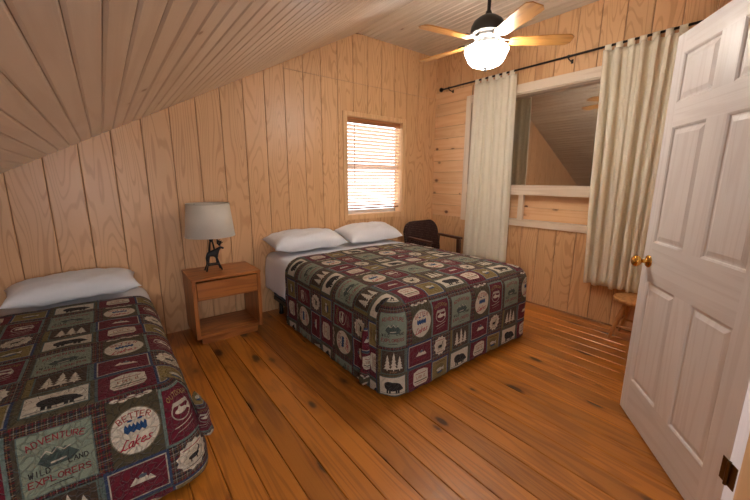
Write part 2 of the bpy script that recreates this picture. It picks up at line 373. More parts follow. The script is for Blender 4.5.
# ------------------------------------------------------------------ object helpers
def link_obj(name, bm, mats, parent=None, smooth=False, loc=None, rotz=None, bevel=0.0, auto=None):
    me = bpy.data.meshes.new(name); bm.normal_update(); bm.to_mesh(me); bm.free()
    if not isinstance(mats, (list, tuple)): mats = [mats]
    for m in mats: me.materials.append(m)
    o = bpy.data.objects.new(name, me); COL.objects.link(o)
    if smooth: me.polygons.foreach_set('use_smooth', [True]*len(me.polygons))
    if auto is not None: me.set_sharp_from_angle(angle=math.radians(auto))
    if parent: o.parent = parent
    if loc is not None: o.location = loc
    if rotz is not None: o.rotation_euler = (0, 0, rotz)
    if bevel:
        b = o.modifiers.new('edge', 'BEVEL'); b.width = bevel; b.segments = 2; b.limit_method = 'ANGLE'; b.angle_limit = math.radians(40)
    return o
def tag(o, label, cat, group=None):
    o['label'] = label; o['category'] = cat
    if group: o['group'] = group
    return o
def thing(name, label, cat, loc=(0, 0, 0), rotz=0, group=None):
    o = bpy.data.objects.new(name, None); COL.objects.link(o); o.location = loc; o.rotation_euler = (0, 0, rotz)
    o.empty_display_size = .1
    return tag(o, label, cat, group)
def struct(o): o['kind'] = 'structure'; return o
def sempty(name, loc=(0, 0, 0), rotz=0):
    o = bpy.data.objects.new(name, None); COL.objects.link(o); o.location = loc; o.rotation_euler = (0, 0, rotz); return struct(o)

def box(bm, x0, x1, y0, y1, z0, z1, mi=0):
    v = [bm.verts.new(p) for p in ((x0, y0, z0), (x1, y0, z0), (x1, y1, z0), (x0, y1, z0), (x0, y0, z1), (x1, y0, z1), (x1, y1, z1), (x0, y1, z1))]
    fs = []
    for q in ((0, 3, 2, 1), (4, 5, 6, 7), (0, 1, 5, 4), (1, 2, 6, 5), (2, 3, 7, 6), (3, 0, 4, 7)):
        f = bm.faces.new([v[i] for i in q]); f.material_index = mi; fs.append(f)
    return fs
def prism(bm, lo, hi, mi=0):
    """closed solid between two matching rings of points"""
    n = len(lo); a = [bm.verts.new(p) for p in lo]; b = [bm.verts.new(p) for p in hi]; fs = []
    for i in range(n):
        j = (i+1) % n; fs.append(bm.faces.new((a[i], a[j], b[j], b[i])))
    fs.append(bm.faces.new(a[::-1])); fs.append(bm.faces.new(b))
    for f in fs: f.material_index = mi
    return fs
def tube(bm, pts, r, seg=8, cap=True):
    """tube through points; r is a number or a list"""
    pts = [Vector(p) for p in pts]; rs = r if isinstance(r, (list, tuple)) else [r]*len(pts)
    rings = []; up = None
    for i, p in enumerate(pts):
        t = (pts[min(i+1, len(pts)-1)]-pts[max(i-1, 0)]).normalized()
        if up is None:
            up = Vector((0, 0, 1)) if abs(t.z) < .9 else Vector((1, 0, 0))
        a = t.cross(up)
        if a.length < 1e-4: a = t.cross(Vector((0, 1, 0)))
        a.normalize(); b = t.cross(a).normalized(); up = -b if False else up
        rings.append([bm.verts.new(p+(a*math.cos(k*2*PI/seg)+b*math.sin(k*2*PI/seg))*rs[i]) for k in range(seg)])
    for r0, r1 in zip(rings[:-1], rings[1:]):
        for k in range(seg):
            bm.faces.new((r0[k], r0[(k+1) % seg], r1[(k+1) % seg], r1[k]))
    if cap:
        bm.faces.new(rings[0][::-1]); bm.faces.new(rings[-1])
def lathe(bm, prof, seg=24, c=(0, 0, 0), axis='Z', cap=True):
    rings = []
    for r, z in prof:
        ring = []
        for k in range(seg):
            a = k*2*PI/seg; x, y = r*math.cos(a), r*math.sin(a)
            p = {'Z': (x, y, z), 'Y': (x, z, y), 'X': (z, x, y)}[axis]
            ring.append(bm.verts.new((c[0]+p[0], c[1]+p[1], c[2]+p[2])))
        rings.append(ring)
    for r0, r1 in zip(rings[:-1], rings[1:]):
        for k in range(seg): bm.faces.new((r0[k], r0[(k+1) % seg], r1[(k+1) % seg], r1[k]))
    if cap:
        if prof[0][0] > 1e-5: bm.faces.new(rings[0][::-1])
        if prof[-1][0] > 1e-5: bm.faces.new(rings[-1])
    bmesh.ops.remove_doubles(bm, verts=bm.verts[:], dist=1e-6)
    bmesh.ops.recalc_face_normals(bm, faces=bm.faces[:])
def solid(name, mats, parent=None, **kw):
    """one box part: solid(name, mat, parent, b=(x0,x1,y0,y1,z0,z1))"""
    b = kw.pop('b'); bm = bmesh.new(); box(bm, *b); return link_obj(name, bm, mats, parent, **kw)

class Boards:
    """planks laid side by side with chamfered edges, in one mesh, each with its own pid"""
    def __init__(s): s.bm = bmesh.new(); s.lay = s.bm.faces.layers.float.new('pid')
    def tagf(s, fs, pid):
        for f in fs: f[s.lay] = pid
    def build(s, name, mats, parent=None):
        bmesh.ops.recalc_face_normals(s.bm, faces=s.bm.faces[:])
        return link_obj(name, s.bm, mats, parent)

# ------------------------------------------------------------------ floor
fl = Boards(); PW = .130; x = XL-.02
yA, yB = YN, D
while x < W:
    a, b = x+.0012, min(x+PW-.0012, W+.001)
    ch = .0035
    lo = [(a, yA, -.02), (b, yA, -.02), (b, yA, -ch), (b-ch, yA, 0), (a+ch, yA, 0), (a, yA, -ch)]
    pid = random.random(); yj = random.uniform(.2, 3.0)
    for (s0, s1) in ((yA, yB),):
        fl.tagf(prism(fl.bm, [(p[0], s0, p[2]) for p in lo], [(p[0], s1, p[2]) for p in lo]), pid); pid = (pid*7.3) % 1
    x += PW
fs = box(fl.bm, XL-.1, W+.1, YN-.1, D+.1, -.06, -.012, 1); fl.tagf(fs, 0)
struct(fl.build('floor', [M['floor'], M['floorgap']]))

# ------------------------------------------------------------------ back wall (gable)
WA, WB_, WZ0, WZ1 = 2.152, 3.077, .880, 2.077          # outer trim of the blind window
OA, OB, OZ0, OZ1 = 2.205, 3.025, .935, 2.030           # opening
SEAM = 2.382
bw = Boards(); bev = .004
gx = [-1.72]
while gx[-1] < W: gx.append(gx[-1]+.2005)
off = .11-min(gx, key=lambda q: abs(q-.11)); gx = [min(q+off, W) for q in gx]; gx = [min(q-.02, W) for q in gx]; gx[-1] = W; gx[0] = XL
def seg_wall(a, b, ga, gb, pid):
    """one board face between grooves a..b (front y=D), cut round the opening and at the seam"""
    cuts = [a]+[c for c in (OA, OB, 1.48) if a+.002 < c < b-.002]+[b]
    for i in range(len(cuts)-1):
        p, q = cuts[i], cuts[i+1]; left = ga and i == 0; right = gb and i == len(cuts)-2
        mid = (p+q)/2; pieces = [(0.0, None)]
        if OA-.001 < mid < OB: pieces = [(0.0, OZ0), (OZ1, None)]
        if mid > 1.48:
            np_ = []
            for z0, z1 in pieces:
                if z1 is None: np_ += [(z0, SEAM-.002), (SEAM+.002, None)]
                else: np_.append((z0, z1))
            pieces = np_
        P = p+(.002 if left else 0); Q = q-(.002 if right else 0)
        pts = [(P, D+.012), (P, D+(bev if left else 0)), (P+(bev if left else 1e-4), D), (Q-(bev if right else 1e-4), D), (Q, D+(bev if right else 0)), (Q, D+.012)]
        for z0, z1 in pieces:
            lo = [(u, v, z0) for u, v in pts]; hi = [(u, v, roof(u)+.01 if z1 is None else z1) for u, v in pts]
            bw.tagf(prism(bw.bm, lo, hi), pid)
for a, b in zip(gx[:-1], gx[1:]):
    if b-a > .01: seg_wall(a, b, a > XL+.01, b < W-.01, random.random())
# backing, with the opening left free
bk = [(XL, 0), (OA, 0), (OB, 0), (W, 0)]
for (a, b, z0, z1) in ((XL, OA, 0, None), (OA, OB, 0, OZ0), (OA, OB, OZ1, None), (OB, W, 0, None)):
    xs = [a]+([X1] if a < X1 < b else [])+[b]
    for p, q in zip(xs[:-1], xs[1:]):
        lo = [(p, D+.009, z0), (q, D+.009, z0), (q, D+.10, z0), (p, D+.10, z0)]
        hi = [(u, v, (roof(u)+.05) if z1 is None else z1) for u, v, _ in lo]
        bw.tagf(prism(bw.bm, lo, hi, 1), 0)
struct(bw.build('wall_back', [M['ply'], M['gap']]))

# ------------------------------------------------------------------ right wall
FY0, FY1, FZ0, FZ1 = .86, 2.85, .845, 2.335   # outer frame of the long window
GY0, GY1 = .94, 2.775                          # clear width inside the frame
rw = Boards()
def rboard(a, b, ga, gb, z0, z1, pid):
    P = a+(.002 if ga else 0); Q = b-(.002 if gb else 0)
    pts = [(W+.012, P), (W+(bev if ga else 0), P), (W, P+(bev if ga else 1e-4)), (W, Q-(bev if gb else 1e-4)), (W+(bev if gb else 0), Q), (W+.012, Q)]
    rw.tagf(prism(rw.bm, [(u, v, z0) for u, v in pts], [(u, v, z1) for u, v in pts]), pid)
gy = [2.208-.19*k for k in range(-7, 20)]; gy = sorted([g for g in gy if -.0 < g < D-.05]+[0.0, D])
KN0, KN1 = .872, 2.452                          # knotty pine patch between the corner and the frame
for a, b in zip(gy[:-1], gy[1:]):
    cuts = [a]+[c for c in (GY0, GY1, FY1) if a+.002 < c < b-.002]+[b]
    pid = random.random()
    for i in range(len(cuts)-1):
        p, q = cuts[i], cuts[i+1]; mid = (p+q)/2; ga = i == 0 and a > .01; gb = i == len(cuts)-2 and b < D-.01
        if mid > FY1: zz = [(0, KN0), (KN1, HC+.01)]
        elif mid > GY1: zz = [(0, KN0), (KN1, HC+.01)]
        elif mid > GY0: zz = [(0, .90), (2.24, HC+.01)]
        else: zz = [(0, HC+.01)]
        for z0, z1 in zz: rboard(p, q, ga, gb, z0, z1, pid)
for (a, b, z0, z1) in ((0, GY0, 0, HC+.05), (GY0, GY1, 0, .90), (GY0, GY1, 2.24, HC+.05), (GY1, D+.1, 0, HC+.05)):
    rw.tagf(box(rw.bm, W+.009, W+.11, a, b, z0, z1, 1), 0)
wr = struct(rw.build('wall_right', [M['ply'], M['gap']]))
kb = Boards(); z = KN0; nb = 11; hB = (KN1-KN0)/nb
for i in range(nb):
    z0, z1 = KN0+i*hB+.0015, KN0+(i+1)*hB-.0015; c_ = .002
    pts = [(W+.0085, z0), (W+c_, z0), (W, z0+c_), (W, z1-c_), (W+c_, z1), (W+.0085, z1)]
    kb.tagf(prism(kb.bm, [(u, FY1-.06, v) for u, v in pts], [(u, D, v) for u, v in pts]), random.random())
struct(kb.build('trim_1', [M['knotty'], M['gap']]))

# quarter round along the foot of the right wall
bm = bmesh.new(); tube(bm, [(W-.0, .05, 0.0), (W-.0, D, 0.0)], .014, 12); struct(link_obj('baseboard_right', bm, M['gap'], smooth=True))

# ------------------------------------------------------------------ ceiling: slope and flat
ce = Boards(); cosr = 1/math.sqrt(1+K*K); sinr = K*cosr
P0 = Vector((X1, 0, HC)); dirs = Vector((-cosr, 0, -sinr)); nrm = Vector((sinr, 0, -cosr))   # nrm points into the room
PC = .0725; y0c, y1c = YN, D
def cboard(org, d, n, a, b, pid):
    c_ = .007; g = .0008
    pr = [(a+g, -.014), (a+g, -c_*.8), (a+g+c_, 0), (b-g-c_, 0), (b-g, -c_*.8), (b-g, -.014)]
    pts = [org+d*u+n*v for u, v in pr]
    ce.tagf(prism(ce.bm, [(p.x, y0c, p.z) for p in pts], [(p.x, y1c, p.z) for p in pts]), pid)
s = 0.0; SL = (X1-XL)/cosr+.05
while s < SL: cboard(P0, dirs, nrm, s, s+PC, random.random()); s += PC
s = 0.0
while s < W-X1+.02: cboard(P0, Vector((1, 0, 0)), Vector((0, 0, -1)), s, min(s+PC, W-X1+.02), random.random()); s += PC
def backing(a, b):
    pts = [a, b, b+Vector((0, 0, .08)), a+Vector((0, 0, .08))]
    ce.tagf(prism(ce.bm, [(p.x, y0c-.1, p.z) for p in pts], [(p.x, y1c+.1, p.z) for p in pts], 1), 0)
backing(P0+dirs*SL-nrm*.012, P0-nrm*.012); backing(P0+Vector((0, 0, .012)), Vector((W+.1, 0, HC+.012)))
struct(ce.build('ceiling', [M['ceil'], M['ceilgap']]))

# cove strip where the slope meets the gable, and the corner
# ------------------------------------------------------------------ the walls behind the camera
ZL = roof(XL)
struct(solid('wall_left', M['ply'], b=(XL-.1, XL, YN, D, 0, ZL+.02)))
nw = bmesh.new()
NA, NB, NZ0, NZ1 = -.78, .08, .86, 1.54
JX = 1.742
for a, b, z0, z1 in ((XL-.1, NA, 0, None), (NA, NB, 0, NZ0), (NB, JX+.1, 0, None)):
    lo = [(a, YN-.1, z0), (b, YN-.1, z0), (b, YN, z0), (a, YN, z0)]
    prism(nw, lo, [(u, v, roof(u) if z1 is None else z1) for u, v, _ in lo])
lo = [(NA, YN-.1, NZ1), (NB, YN-.1, NZ1), (NB, YN, NZ1), (NA, YN, NZ1)]; prism(nw, [p for p in lo], [(u, v, max(roof(u), NZ1+.002)) for u, v, _ in lo])
struct(link_obj('wall_near', nw, M['ply']))
wn_ = sempty('added_window', ((NA+NB)/2, YN, NZ0))  # added window, out of view, made to house the cool rear fill
bm = bmesh.new(); hw = (NB-NA)/2; hh = NZ1-NZ0
for b in ((-hw-.05, hw+.05, 0, .02, -.05, 0), (-hw-.05, -hw, 0, .02, 0, hh), (hw, hw+.05, 0, .02, 0, hh), (-.015, .015, -.06, -.03, 0, hh)): box(bm, *b)
link_obj('added_window_frame', bm, M['trim'], wn_)
# partition that carries the open door
pt = Boards()
pt.tagf(box(pt.bm, JX+.02, W+.1, -.10, .0, 0, HC), .3); pt.tagf(box(pt.bm, JX+.02, JX+.12, YN, -.10, 0, roof(JX)), .5)
struct(pt.build('wall_front', [M['ply']]))
bm = bmesh.new()
box(bm, 1.692, 1.762, -.12, .034, 0, 2.06); box(bm, 1.720, 1.790, .034, .050, 0, 2.10)
struct(link_obj('trim_2', bm, M['trimB'], bevel=.002))

# ------------------------------------------------------------------ door
HX, HY = 1.658, .061
dr = sempty('door_1', (HX, HY, 0), math.atan2(.608, .794))
DW, DT, DH = .83, .035, 2.03
L2F = lambda w_: DW-w_      # measured from the free edge
st = .075
cols = [(L2F(.335), L2F(.075)), (L2F(.715), L2F(.46))]
rows = [(.222, .812), (1.02, 1.597), (1.71, 1.935)]
bm = bmesh.new(); py = bm.faces.layers.float.new('pid')
def dbox(*a, mi=0, pid=0):
    for f in box(bm, *a, mi): f[py] = pid
dbox(0, cols[1][0], -DT, 0, .012, DH, pid=.1); dbox(cols[0][1], DW, -DT, 0, .012, DH, pid=.6)
zr = [.012]+[q for r in rows for q in r]+[DH]
for i in range(0, len(zr), 2): dbox(cols[1][0], cols[0][1], -DT, 0, zr[i], zr[i+1], mi=1, pid=.2+.17*i)
for i, (a, b) in enumerate(rows): dbox(cols[1][1], cols[0][0], -DT, 0, a, b, pid=.35+.2*i)
link_obj('door_frame', bm, [M['doorV'], M['doorH']], dr)
def panel(x0, x1, z0, z1, pid):
    bm = bmesh.new(); lay = bm.faces.layers.float.new('pid')
    steps = [(0, 0.0), (.008, -.004), (.011, -.0085), (.018, -.0088), (.036, -.0030), (.038, -.0022)]
    for side in (1, -1):
        rings = []
        for ins, dp in steps:
            yv = dp if side == 1 else -DT-dp
            rings.append([bm.verts.new(p) for p in ((x0+ins, yv, z0+ins), (x1-ins, yv, z0+ins), (x1-ins, yv, z1-ins), (x0+ins, yv, z1-ins))])
        for r0, r1 in zip(rings[:-1], rings[1:]):
            for k in range(4): bm.faces.new((r0[k], r0[(k+1) % 4], r1[(k+1) % 4], r1[k]))
        bm.faces.new(rings[-1])
    for f in bm.faces: f[lay] = pid
    bmesh.ops.recalc_face_normals(bm, faces=bm.faces[:])
    # recalc on open shells: make the front face +y
    for f in bm.faces:
        c = f.calc_center_median()
        if (c.y > -DT/2) != (f.normal.y > 0) and abs(f.normal.y) > .05: f.normal_flip()
    link_obj('panel', bm, M['doorV'], dr)
for i, (x0, x1) in enumerate(cols):
    for j, (z0, z1) in enumerate(rows): panel(x0, x1, z0, z1, .13+.21*i+.37*j)
kx, kz = DW-.062, .915
for sgn, y0 in ((1, 0), (-1, -DT)):
    bm = bmesh.new()
    lathe(bm, [(.0, 0), (.033, 0), (.034, .003), (.028, .009), (.014, .013), (.011, .020), (.011, .034), (.017, .039), (.027, .047), (.0305, .058), (.029, .068), (.020, .076), (.0, .079)], 24, axis='Y')
    if sgn < 0:
        for v in bm.verts: v.co.y *= -1
        bmesh.ops.reverse_faces(bm, faces=bm.faces[:])
    k = link_obj('knob', bm, M['brass'], dr, smooth=True, loc=(kx, y0, kz)); k['label'] = 'round polished brass knob'
solid('latch_plate', M['brass'], dr, b=(DW-.0005, DW+.001, -.030, -.005, kz-.028, kz+.028))
for hz in (.31, 1.05, 1.80):
    bm = bmesh.new(); box(bm, .001, .030, -.001, .0018, hz-.045, hz+.045); box(bm, -.040, -.012, -.001, .0018, hz-.045, hz+.045)
    tube(bm, [(-.006, .004, hz-.047), (-.006, .004, hz+.047)], .0065, 10)
    h = link_obj('hinge', bm, M['oldbrass'], dr, bevel=.0)
    h['label'] = 'aged brass butt hinge'

# ------------------------------------------------------------------ blind window (window_1)
w1 = sempty('window_1', ((WA+WB_)/2, D, WZ0))
cx = (WA+WB_)/2
bm = bmesh.new()
for b in ((WA, OA, D-.018, D, WZ0, WZ1), (OB, WB_, D-.018, D, WZ0, WZ1), (OA, OB, D-.018, D, OZ1, WZ1), (OA, OB, D-.018, D, WZ0, OZ0)): box(bm, *b)
for v in bm.verts: v.co -= Vector((cx, D, WZ0))
link_obj('window_trim', bm, M['trimB'], w1, bevel=.003)
bm = bmesh.new()   # reveal boards
for b in ((OA-.004, OA+.004, D+.0005, D+.12, OZ0-.004, OZ1+.004), (OB-.004, OB+.004, D+.0005, D+.12, OZ0-.004, OZ1+.004), (OA, OB, D+.0005, D+.12, OZ1-.004, OZ1+.004), (OA, OB, D+.0005, D+.12, OZ0-.004, OZ0+.004)): box(bm, *b)
for v in bm.verts: v.co -= Vector((cx, D, WZ0))
link_obj('window_reveal', bm, M['trimB'], w1)
bm = bmesh.new(); yy0, yy1 = D+.100, D+.118; zm = (OZ0+OZ1)/2
for b in ((OA, OA+.026, yy0, yy1, OZ0, OZ1), (OB-.022, OB, yy0, yy1, OZ0, OZ1), (OA, OB, yy0, yy1, OZ1-.04, OZ1), (OA, OB, yy0, yy1, OZ0, OZ0+.05), (OA, OB, yy0-.006, yy1, zm-.022, zm+.022)): box(bm, *b)
for v in bm.verts: v.co -= Vector((cx, D, WZ0))
link_obj('window_sash', bm, M['vinyl'], w1)
bm = bmesh.new(); box(bm, OA+.026-cx, OB-.022-cx, .107, .111, OZ0+.05-WZ0, OZ1-.04-WZ0); link_obj('pane', bm, M['glass'], w1)

BX0, BX1 = OA+.009, OB-.009
bl = thing('window_blind', 'whitewashed wooden slat blind hanging in the small bright window over the double bed', 'window blind', ((BX0+BX1)/2, D+.058, OZ1))
bx = (BX1-BX0)/2
bm = bmesh.new(); box(bm, -bx-.004, bx+.004, -.034, -.022, -.062, -.002); box(bm, -bx-.004, bx+.004, -.022, .025, -.040, -.002); v_ = link_obj('valance', bm, M['valance'], bl, bevel=.002)
v_['label'] = 'mid brown wooden valance strip'
nsl = 24; zt, zb = -.085, -(OZ1-OZ0)+.105
for i in range(nsl):
    z = zt+(zb-zt)*i/(nsl-1); bm = bmesh.new(); pr = []
    for k in range(6):
        u = -1+2*k/5; a_ = math.radians(-27)
        yy_, zz_ = u*.0235, .003*(1-u*u); pr.append((yy_*math.cos(a_)-zz_*math.sin(a_), yy_*math.sin(a_)+zz_*math.cos(a_)))
    ring = pr+[(q[0], q[1]-.0026) for q in pr[::-1]]
    prism(bm, [(-bx, q[0], z+q[1]) for q in ring], [(bx, q[0], z+q[1]) for q in ring]); bmesh.ops.recalc_face_normals(bm, faces=bm.faces[:])
    link_obj('slat', bm, M['slat'], bl)
solid('bottom_rail', M['valance'], bl, b=(-bx, bx, -.024, .024, zb-.042, zb-.026))
for cxx in (-bx+.12, bx-.12):
    bm = bmesh.new(); tube(bm, [(cxx, -.026, -.06), (cxx, -.026, zb-.028)], .0012, 5); link_obj('ladder_cord', bm, M['cord'], bl)
bm = bmesh.new(); tube(bm, [(-bx+.11, -.034, -.05), (-bx+.112, -.036, -.72)], .0035, 8); link_obj('tilt_wand', bm, M['cord'], bl, smooth=True)

# ------------------------------------------------------------------ long window (window_2)
w2 = sempty('window_2', (W, (FY0+FY1)/2, FZ0)); oy = (FY0+FY1)/2
def w2part(name, boxes, m, bevel=.002):
    bm = bmesh.new()
    for b in boxes: box(bm, b[0]-W, b[1]-W, b[2]-oy, b[3]-oy, b[4]-FZ0, b[5]-FZ0)
    return link_obj(name, bm, m, w2, bevel=bevel)
w2part('window_stile', [(W-.02, W, FY0, GY0, FZ0, FZ1)], M['trim']); w2part('window_stile', [(W-.02, W, GY1, FY1, FZ0, FZ1)], M['trim'])
w2part('head_rail', [(W-.02, W, GY0, GY1, 2.245, FZ1), (W-.008, W+.10, GY0, GY1, 2.232, 2.244)], M['trimY'])
w2part('window_sill', [(W-.022, W+.10, GY0, GY1, 1.185, 1.275), (W-.03, W, GY0, GY1, 1.275, 1.290)], M['trimY'])
w2part('bottom_rail', [(W-.02, W+.0, GY0, GY1, FZ0, .915), (W, W+.10, GY0, GY1, .900, .915)], M['trimY'])
w2part('mullion', [(W-.018, W+.02, 2.02, 2.075, .915, 1.185)], M['trim'])
w2part('mullion', [(W-.018, W+.02, 1.10, 1.155, .915, 1.185)], M['trim'])
w2part('jamb', [(W, W+.10, GY0-.002, GY0+.012, 1.275, 2.244)], M['trim']); w2part('jamb', [(W, W+.10, GY1-.012, GY1+.002, 1.275, 2.244)], M['trim'])
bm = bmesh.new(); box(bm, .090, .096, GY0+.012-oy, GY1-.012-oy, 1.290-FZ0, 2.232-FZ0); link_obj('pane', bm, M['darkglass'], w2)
# boarded lower lights: knotty pine set back
kb = Boards()
for i in range(2):
    z0, z1 = .915+i*.135+.001, .915+(i+1)*.135-.001
    kb.tagf(box(kb.bm, .060, .075, GY0-oy, GY1-oy, z0-FZ0, z1-FZ0), .21+.4*i)
o = kb.build('lower_panel', [M['knotty']], w2)
# shallow box beyond the glass, coloured dark to stand in for an unlit room
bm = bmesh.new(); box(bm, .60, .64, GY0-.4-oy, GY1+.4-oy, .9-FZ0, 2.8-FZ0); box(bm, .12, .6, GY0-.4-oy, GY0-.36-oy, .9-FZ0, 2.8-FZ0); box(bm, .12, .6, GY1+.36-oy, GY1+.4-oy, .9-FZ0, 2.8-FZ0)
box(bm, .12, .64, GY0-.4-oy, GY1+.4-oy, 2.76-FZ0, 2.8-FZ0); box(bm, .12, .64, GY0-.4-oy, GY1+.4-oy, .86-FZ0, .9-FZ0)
link_obj('unlit_room_box', bm, M['unlitdark'], w2)

# ------------------------------------------------------------------ curtain rod
RX, RZ = W-.085, 2.462
cr = thing('curtain_rod', 'thin black curtain rod with ball finial along the top of the right wall', 'curtain rod', (RX, 0, RZ))
bm = bmesh.new(); tube(bm, [(0, 3.17, 0), (0, .62, 0)], .0095, 12); link_obj('rod', bm, M['bronze'], cr, smooth=True)
for yy_, s_ in ((3.17, 1), (.62, -1)):
    bm = bmesh.new(); lathe(bm, [(0, 0), (.010, 0), (.014, .006), (.012, .012), (.022, .020), (.027, .034), (.022, .048), (.008, .056), (0, .058)], 16, axis='Y')
    if s_ < 0:
        for v in bm.verts: v.co.y *= -1
        bmesh.ops.reverse_faces(bm, faces=bm.faces[:])
    link_obj('finial', bm, M['bronze'], cr, smooth=True, loc=(0, yy_, 0))
for yy_ in (3.08, 1.66, .72):
    bm = bmesh.new(); tube(bm, [(.084, yy_, -.03), (.05, yy_, -.03), (.01, yy_, -.022), (0, yy_, -.012)], .005, 8); box(bm, .078, .0845, yy_-.009, yy_+.009, -.045, -.01); tube(bm, [(0, yy_-.006, 0), (0, yy_+.006, 0)], .014, 12)
    link_obj('bracket', bm, M['bronze'], cr)

# ------------------------------------------------------------------ curtains
def curtain(ya_t, yb_t, ya_b, yb_b, ztop, zbot, folds, seed, label, ntab, amp=.036):
    """cloth panel hanging from the rod; a = far side (large y)"""
    rnd = random.Random(seed); ph = rnd.uniform(0, 6); NU, NV = folds*14, 44
    wf = [rnd.uniform(.6, 1.3) for _ in range(folds+3)]
    cum = [0]
    for q in wf: cum.append(cum[-1]+q)
    bm = bmesh.new(); g = []
    for j in range(NV+1):
        v = j/NV; z = ztop+(zbot-ztop)*v; row = []
        for i in range(NU+1):
            u = i/NU; t_ = u*cum[folds]
            k = max(q for q in range(len(cum)) if cum[q] <= t_+1e-9); k = min(k, folds-1); loc_ = (t_-cum[k])/wf[k]
            phase = (k+loc_)*2*PI
            depth = .45+.75*abs(math.sin(k*2.3+seed))
            a_ = amp*depth*(.70+.30*math.sin(v*PI*.5))*(.75+.5*mnoise.noise(Vector((k*1.7, v*1.2, seed))))
            y = ya_t+(yb_t-ya_t)*u; yb = ya_b+(yb_b-ya_b)*u; yv = y+(yb-y)*v**.8
            drift = .9*mnoise.noise(Vector((u*2.2, v*1.6, seed+9)))
            sn = math.sin(phase+ph+drift)
            dx = a_*(sn*abs(sn)**.3 if sn > 0 else -abs(sn)**.7)+.014*mnoise.noise(Vector((u*5, v*2.2, seed+5)))+.004*math.sin(phase*2.7+drift*3)
            yv += .30*a_*math.sin(2*(phase+ph))
            zz = z
            if v > .97: zz += .006*math.sin(phase*.5)
            if v < .02: zz -= .010*abs(math.sin(u*PI*(ntab-1)))
            row.append(bm.verts.new((dx, yv, zz)))
        g.append(row)
    for j in range(NV):
        for i in range(NU): bm.faces.new((g[j][i], g[j+1][i], g[j+1][i+1], g[j][i+1]))
    o0 = thing('curtain', label, 'curtain', (RX, 0, 0), 0, None)
    o = link_obj('curtain_cloth', bm, M['curtain'], o0, smooth=True)
    so = o.modifiers.new('thick', 'SOLIDIFY'); so.thickness = .002; so.offset = 0
    for k in range(ntab):
        u = (k+.5)/ntab; y = ya_t+(yb_t-ya_t)*u; wd = .024; bm = bmesh.new(); rr = .0125
        pts = [(-.010, ztop-.018), (-rr, RZ-.005)]+[(-rr*math.cos(a), RZ+rr*math.sin(a)) for a in [PI*q/6 for q in range(0, 7)]]+[(rr, RZ-.005), (.010, ztop-.018)]
        vv = [[bm.verts.new((p[0], y-wd, p[1])), bm.verts.new((p[0], y+wd, p[1]))] for p in pts]
        for p, q in zip(vv[:-1], vv[1:]): bm.faces.new((p[0], p[1], q[1], q[0]))
        tb = link_obj('tab', bm, M['curtain'], o0, smooth=True); so = tb.modifiers.new('thick', 'SOLIDIFY'); so.thickness = .0025; so.offset = 1
    return o0
curtain(2.70, 2.18, 2.74, 2.14, 2.435, .40, 6, 3, 'cream tab-top curtain hanging beside the brown armchair, on the side of the double bed', 6)
curtain(1.375, .80, 1.30, .84, 2.435, .385, 7, 11, 'cream tab-top curtain hanging nearest the open door', 7)

# ------------------------------------------------------------------ ceiling fan
FX, FY_, FS = 2.266, 1.641, .88
fan = thing('ceiling_fan', 'dark bronze ceiling fan with five wooden blades and a lit frosted bowl', 'ceiling fan', (FX, FY_, roof(FX)-.012))
FZ = roof(FX)-.012
def lz(z): return CH+(z-CH)*FS-FZ
bm = bmesh.new(); lathe(bm, [(0, 0), (.065, 0), (.062, -.02), (.035, -.055), (.018, -.062), (0, -.062)], 24); link_obj('canopy', bm, M['bronze'], fan, smooth=True, auto=40)
bm = bmesh.new(); tube(bm, [(0, 0, -.05), (0, 0, lz(2.63))], .0125, 14); link_obj('downrod', bm, M['bronze'], fan, smooth=True)
bm = bmesh.new(); lathe(bm, [(0, lz(2.65)), (.020*FS, lz(2.65)), (.028*FS, lz(2.625)), (.070*FS, lz(2.605)), (.112*FS, lz(2.575)), (.130*FS, lz(2.54)), (.134*FS, lz(2.505)), (.128*FS, lz(2.485)), (.11*FS, lz(2.475)), (0, lz(2.475))], 36); link_obj('motor_housing', bm, M['bronze'], fan, smooth=True, auto=35)
bm = bmesh.new(); lathe(bm, [(0, lz(2.475)), (.105*FS, lz(2.474)), (.10*FS, lz(2.455)), (.07*FS, lz(2.445)), (.07*FS, lz(2.415)), (.06*FS, lz(2.405)), (0, lz(2.405))], 36); link_obj('switch_housing', bm, M['pewter'], fan, smooth=True, auto=35)
bm = bmesh.new()
prof = [(.158, 2.382), (.168, 2.372), (.170, 2.358), (.160, 2.335), (.150, 2.315), (.140, 2.290), (.118, 2.264), (.085, 2.248), (.045, 2.242), (.0, 2.240)]
prof = [(r*FS, z_) for r, z_ in prof]
lathe(bm, [(r, lz(z_)) for r, z_ in prof], 40, cap=False); b_ = link_obj('glass_bowl', bm, M['bowl'], fan, smooth=True)
b_['label'] = 'glowing frosted glass bowl'
so = b_.modifiers.new('thick', 'SOLIDIFY'); so.thickness = .004; so.offset = -1
bm = bmesh.new(); lathe(bm, [(0, lz(2.243)), (.018*FS, lz(2.240)), (.020*FS, lz(2.232)), (.010*FS, lz(2.226)), (.012*FS, lz(2.218)), (.006*FS, lz(2.208)), (0, lz(2.206))], 16); link_obj('bowl_finial', bm, M['pewter'], fan, smooth=True)
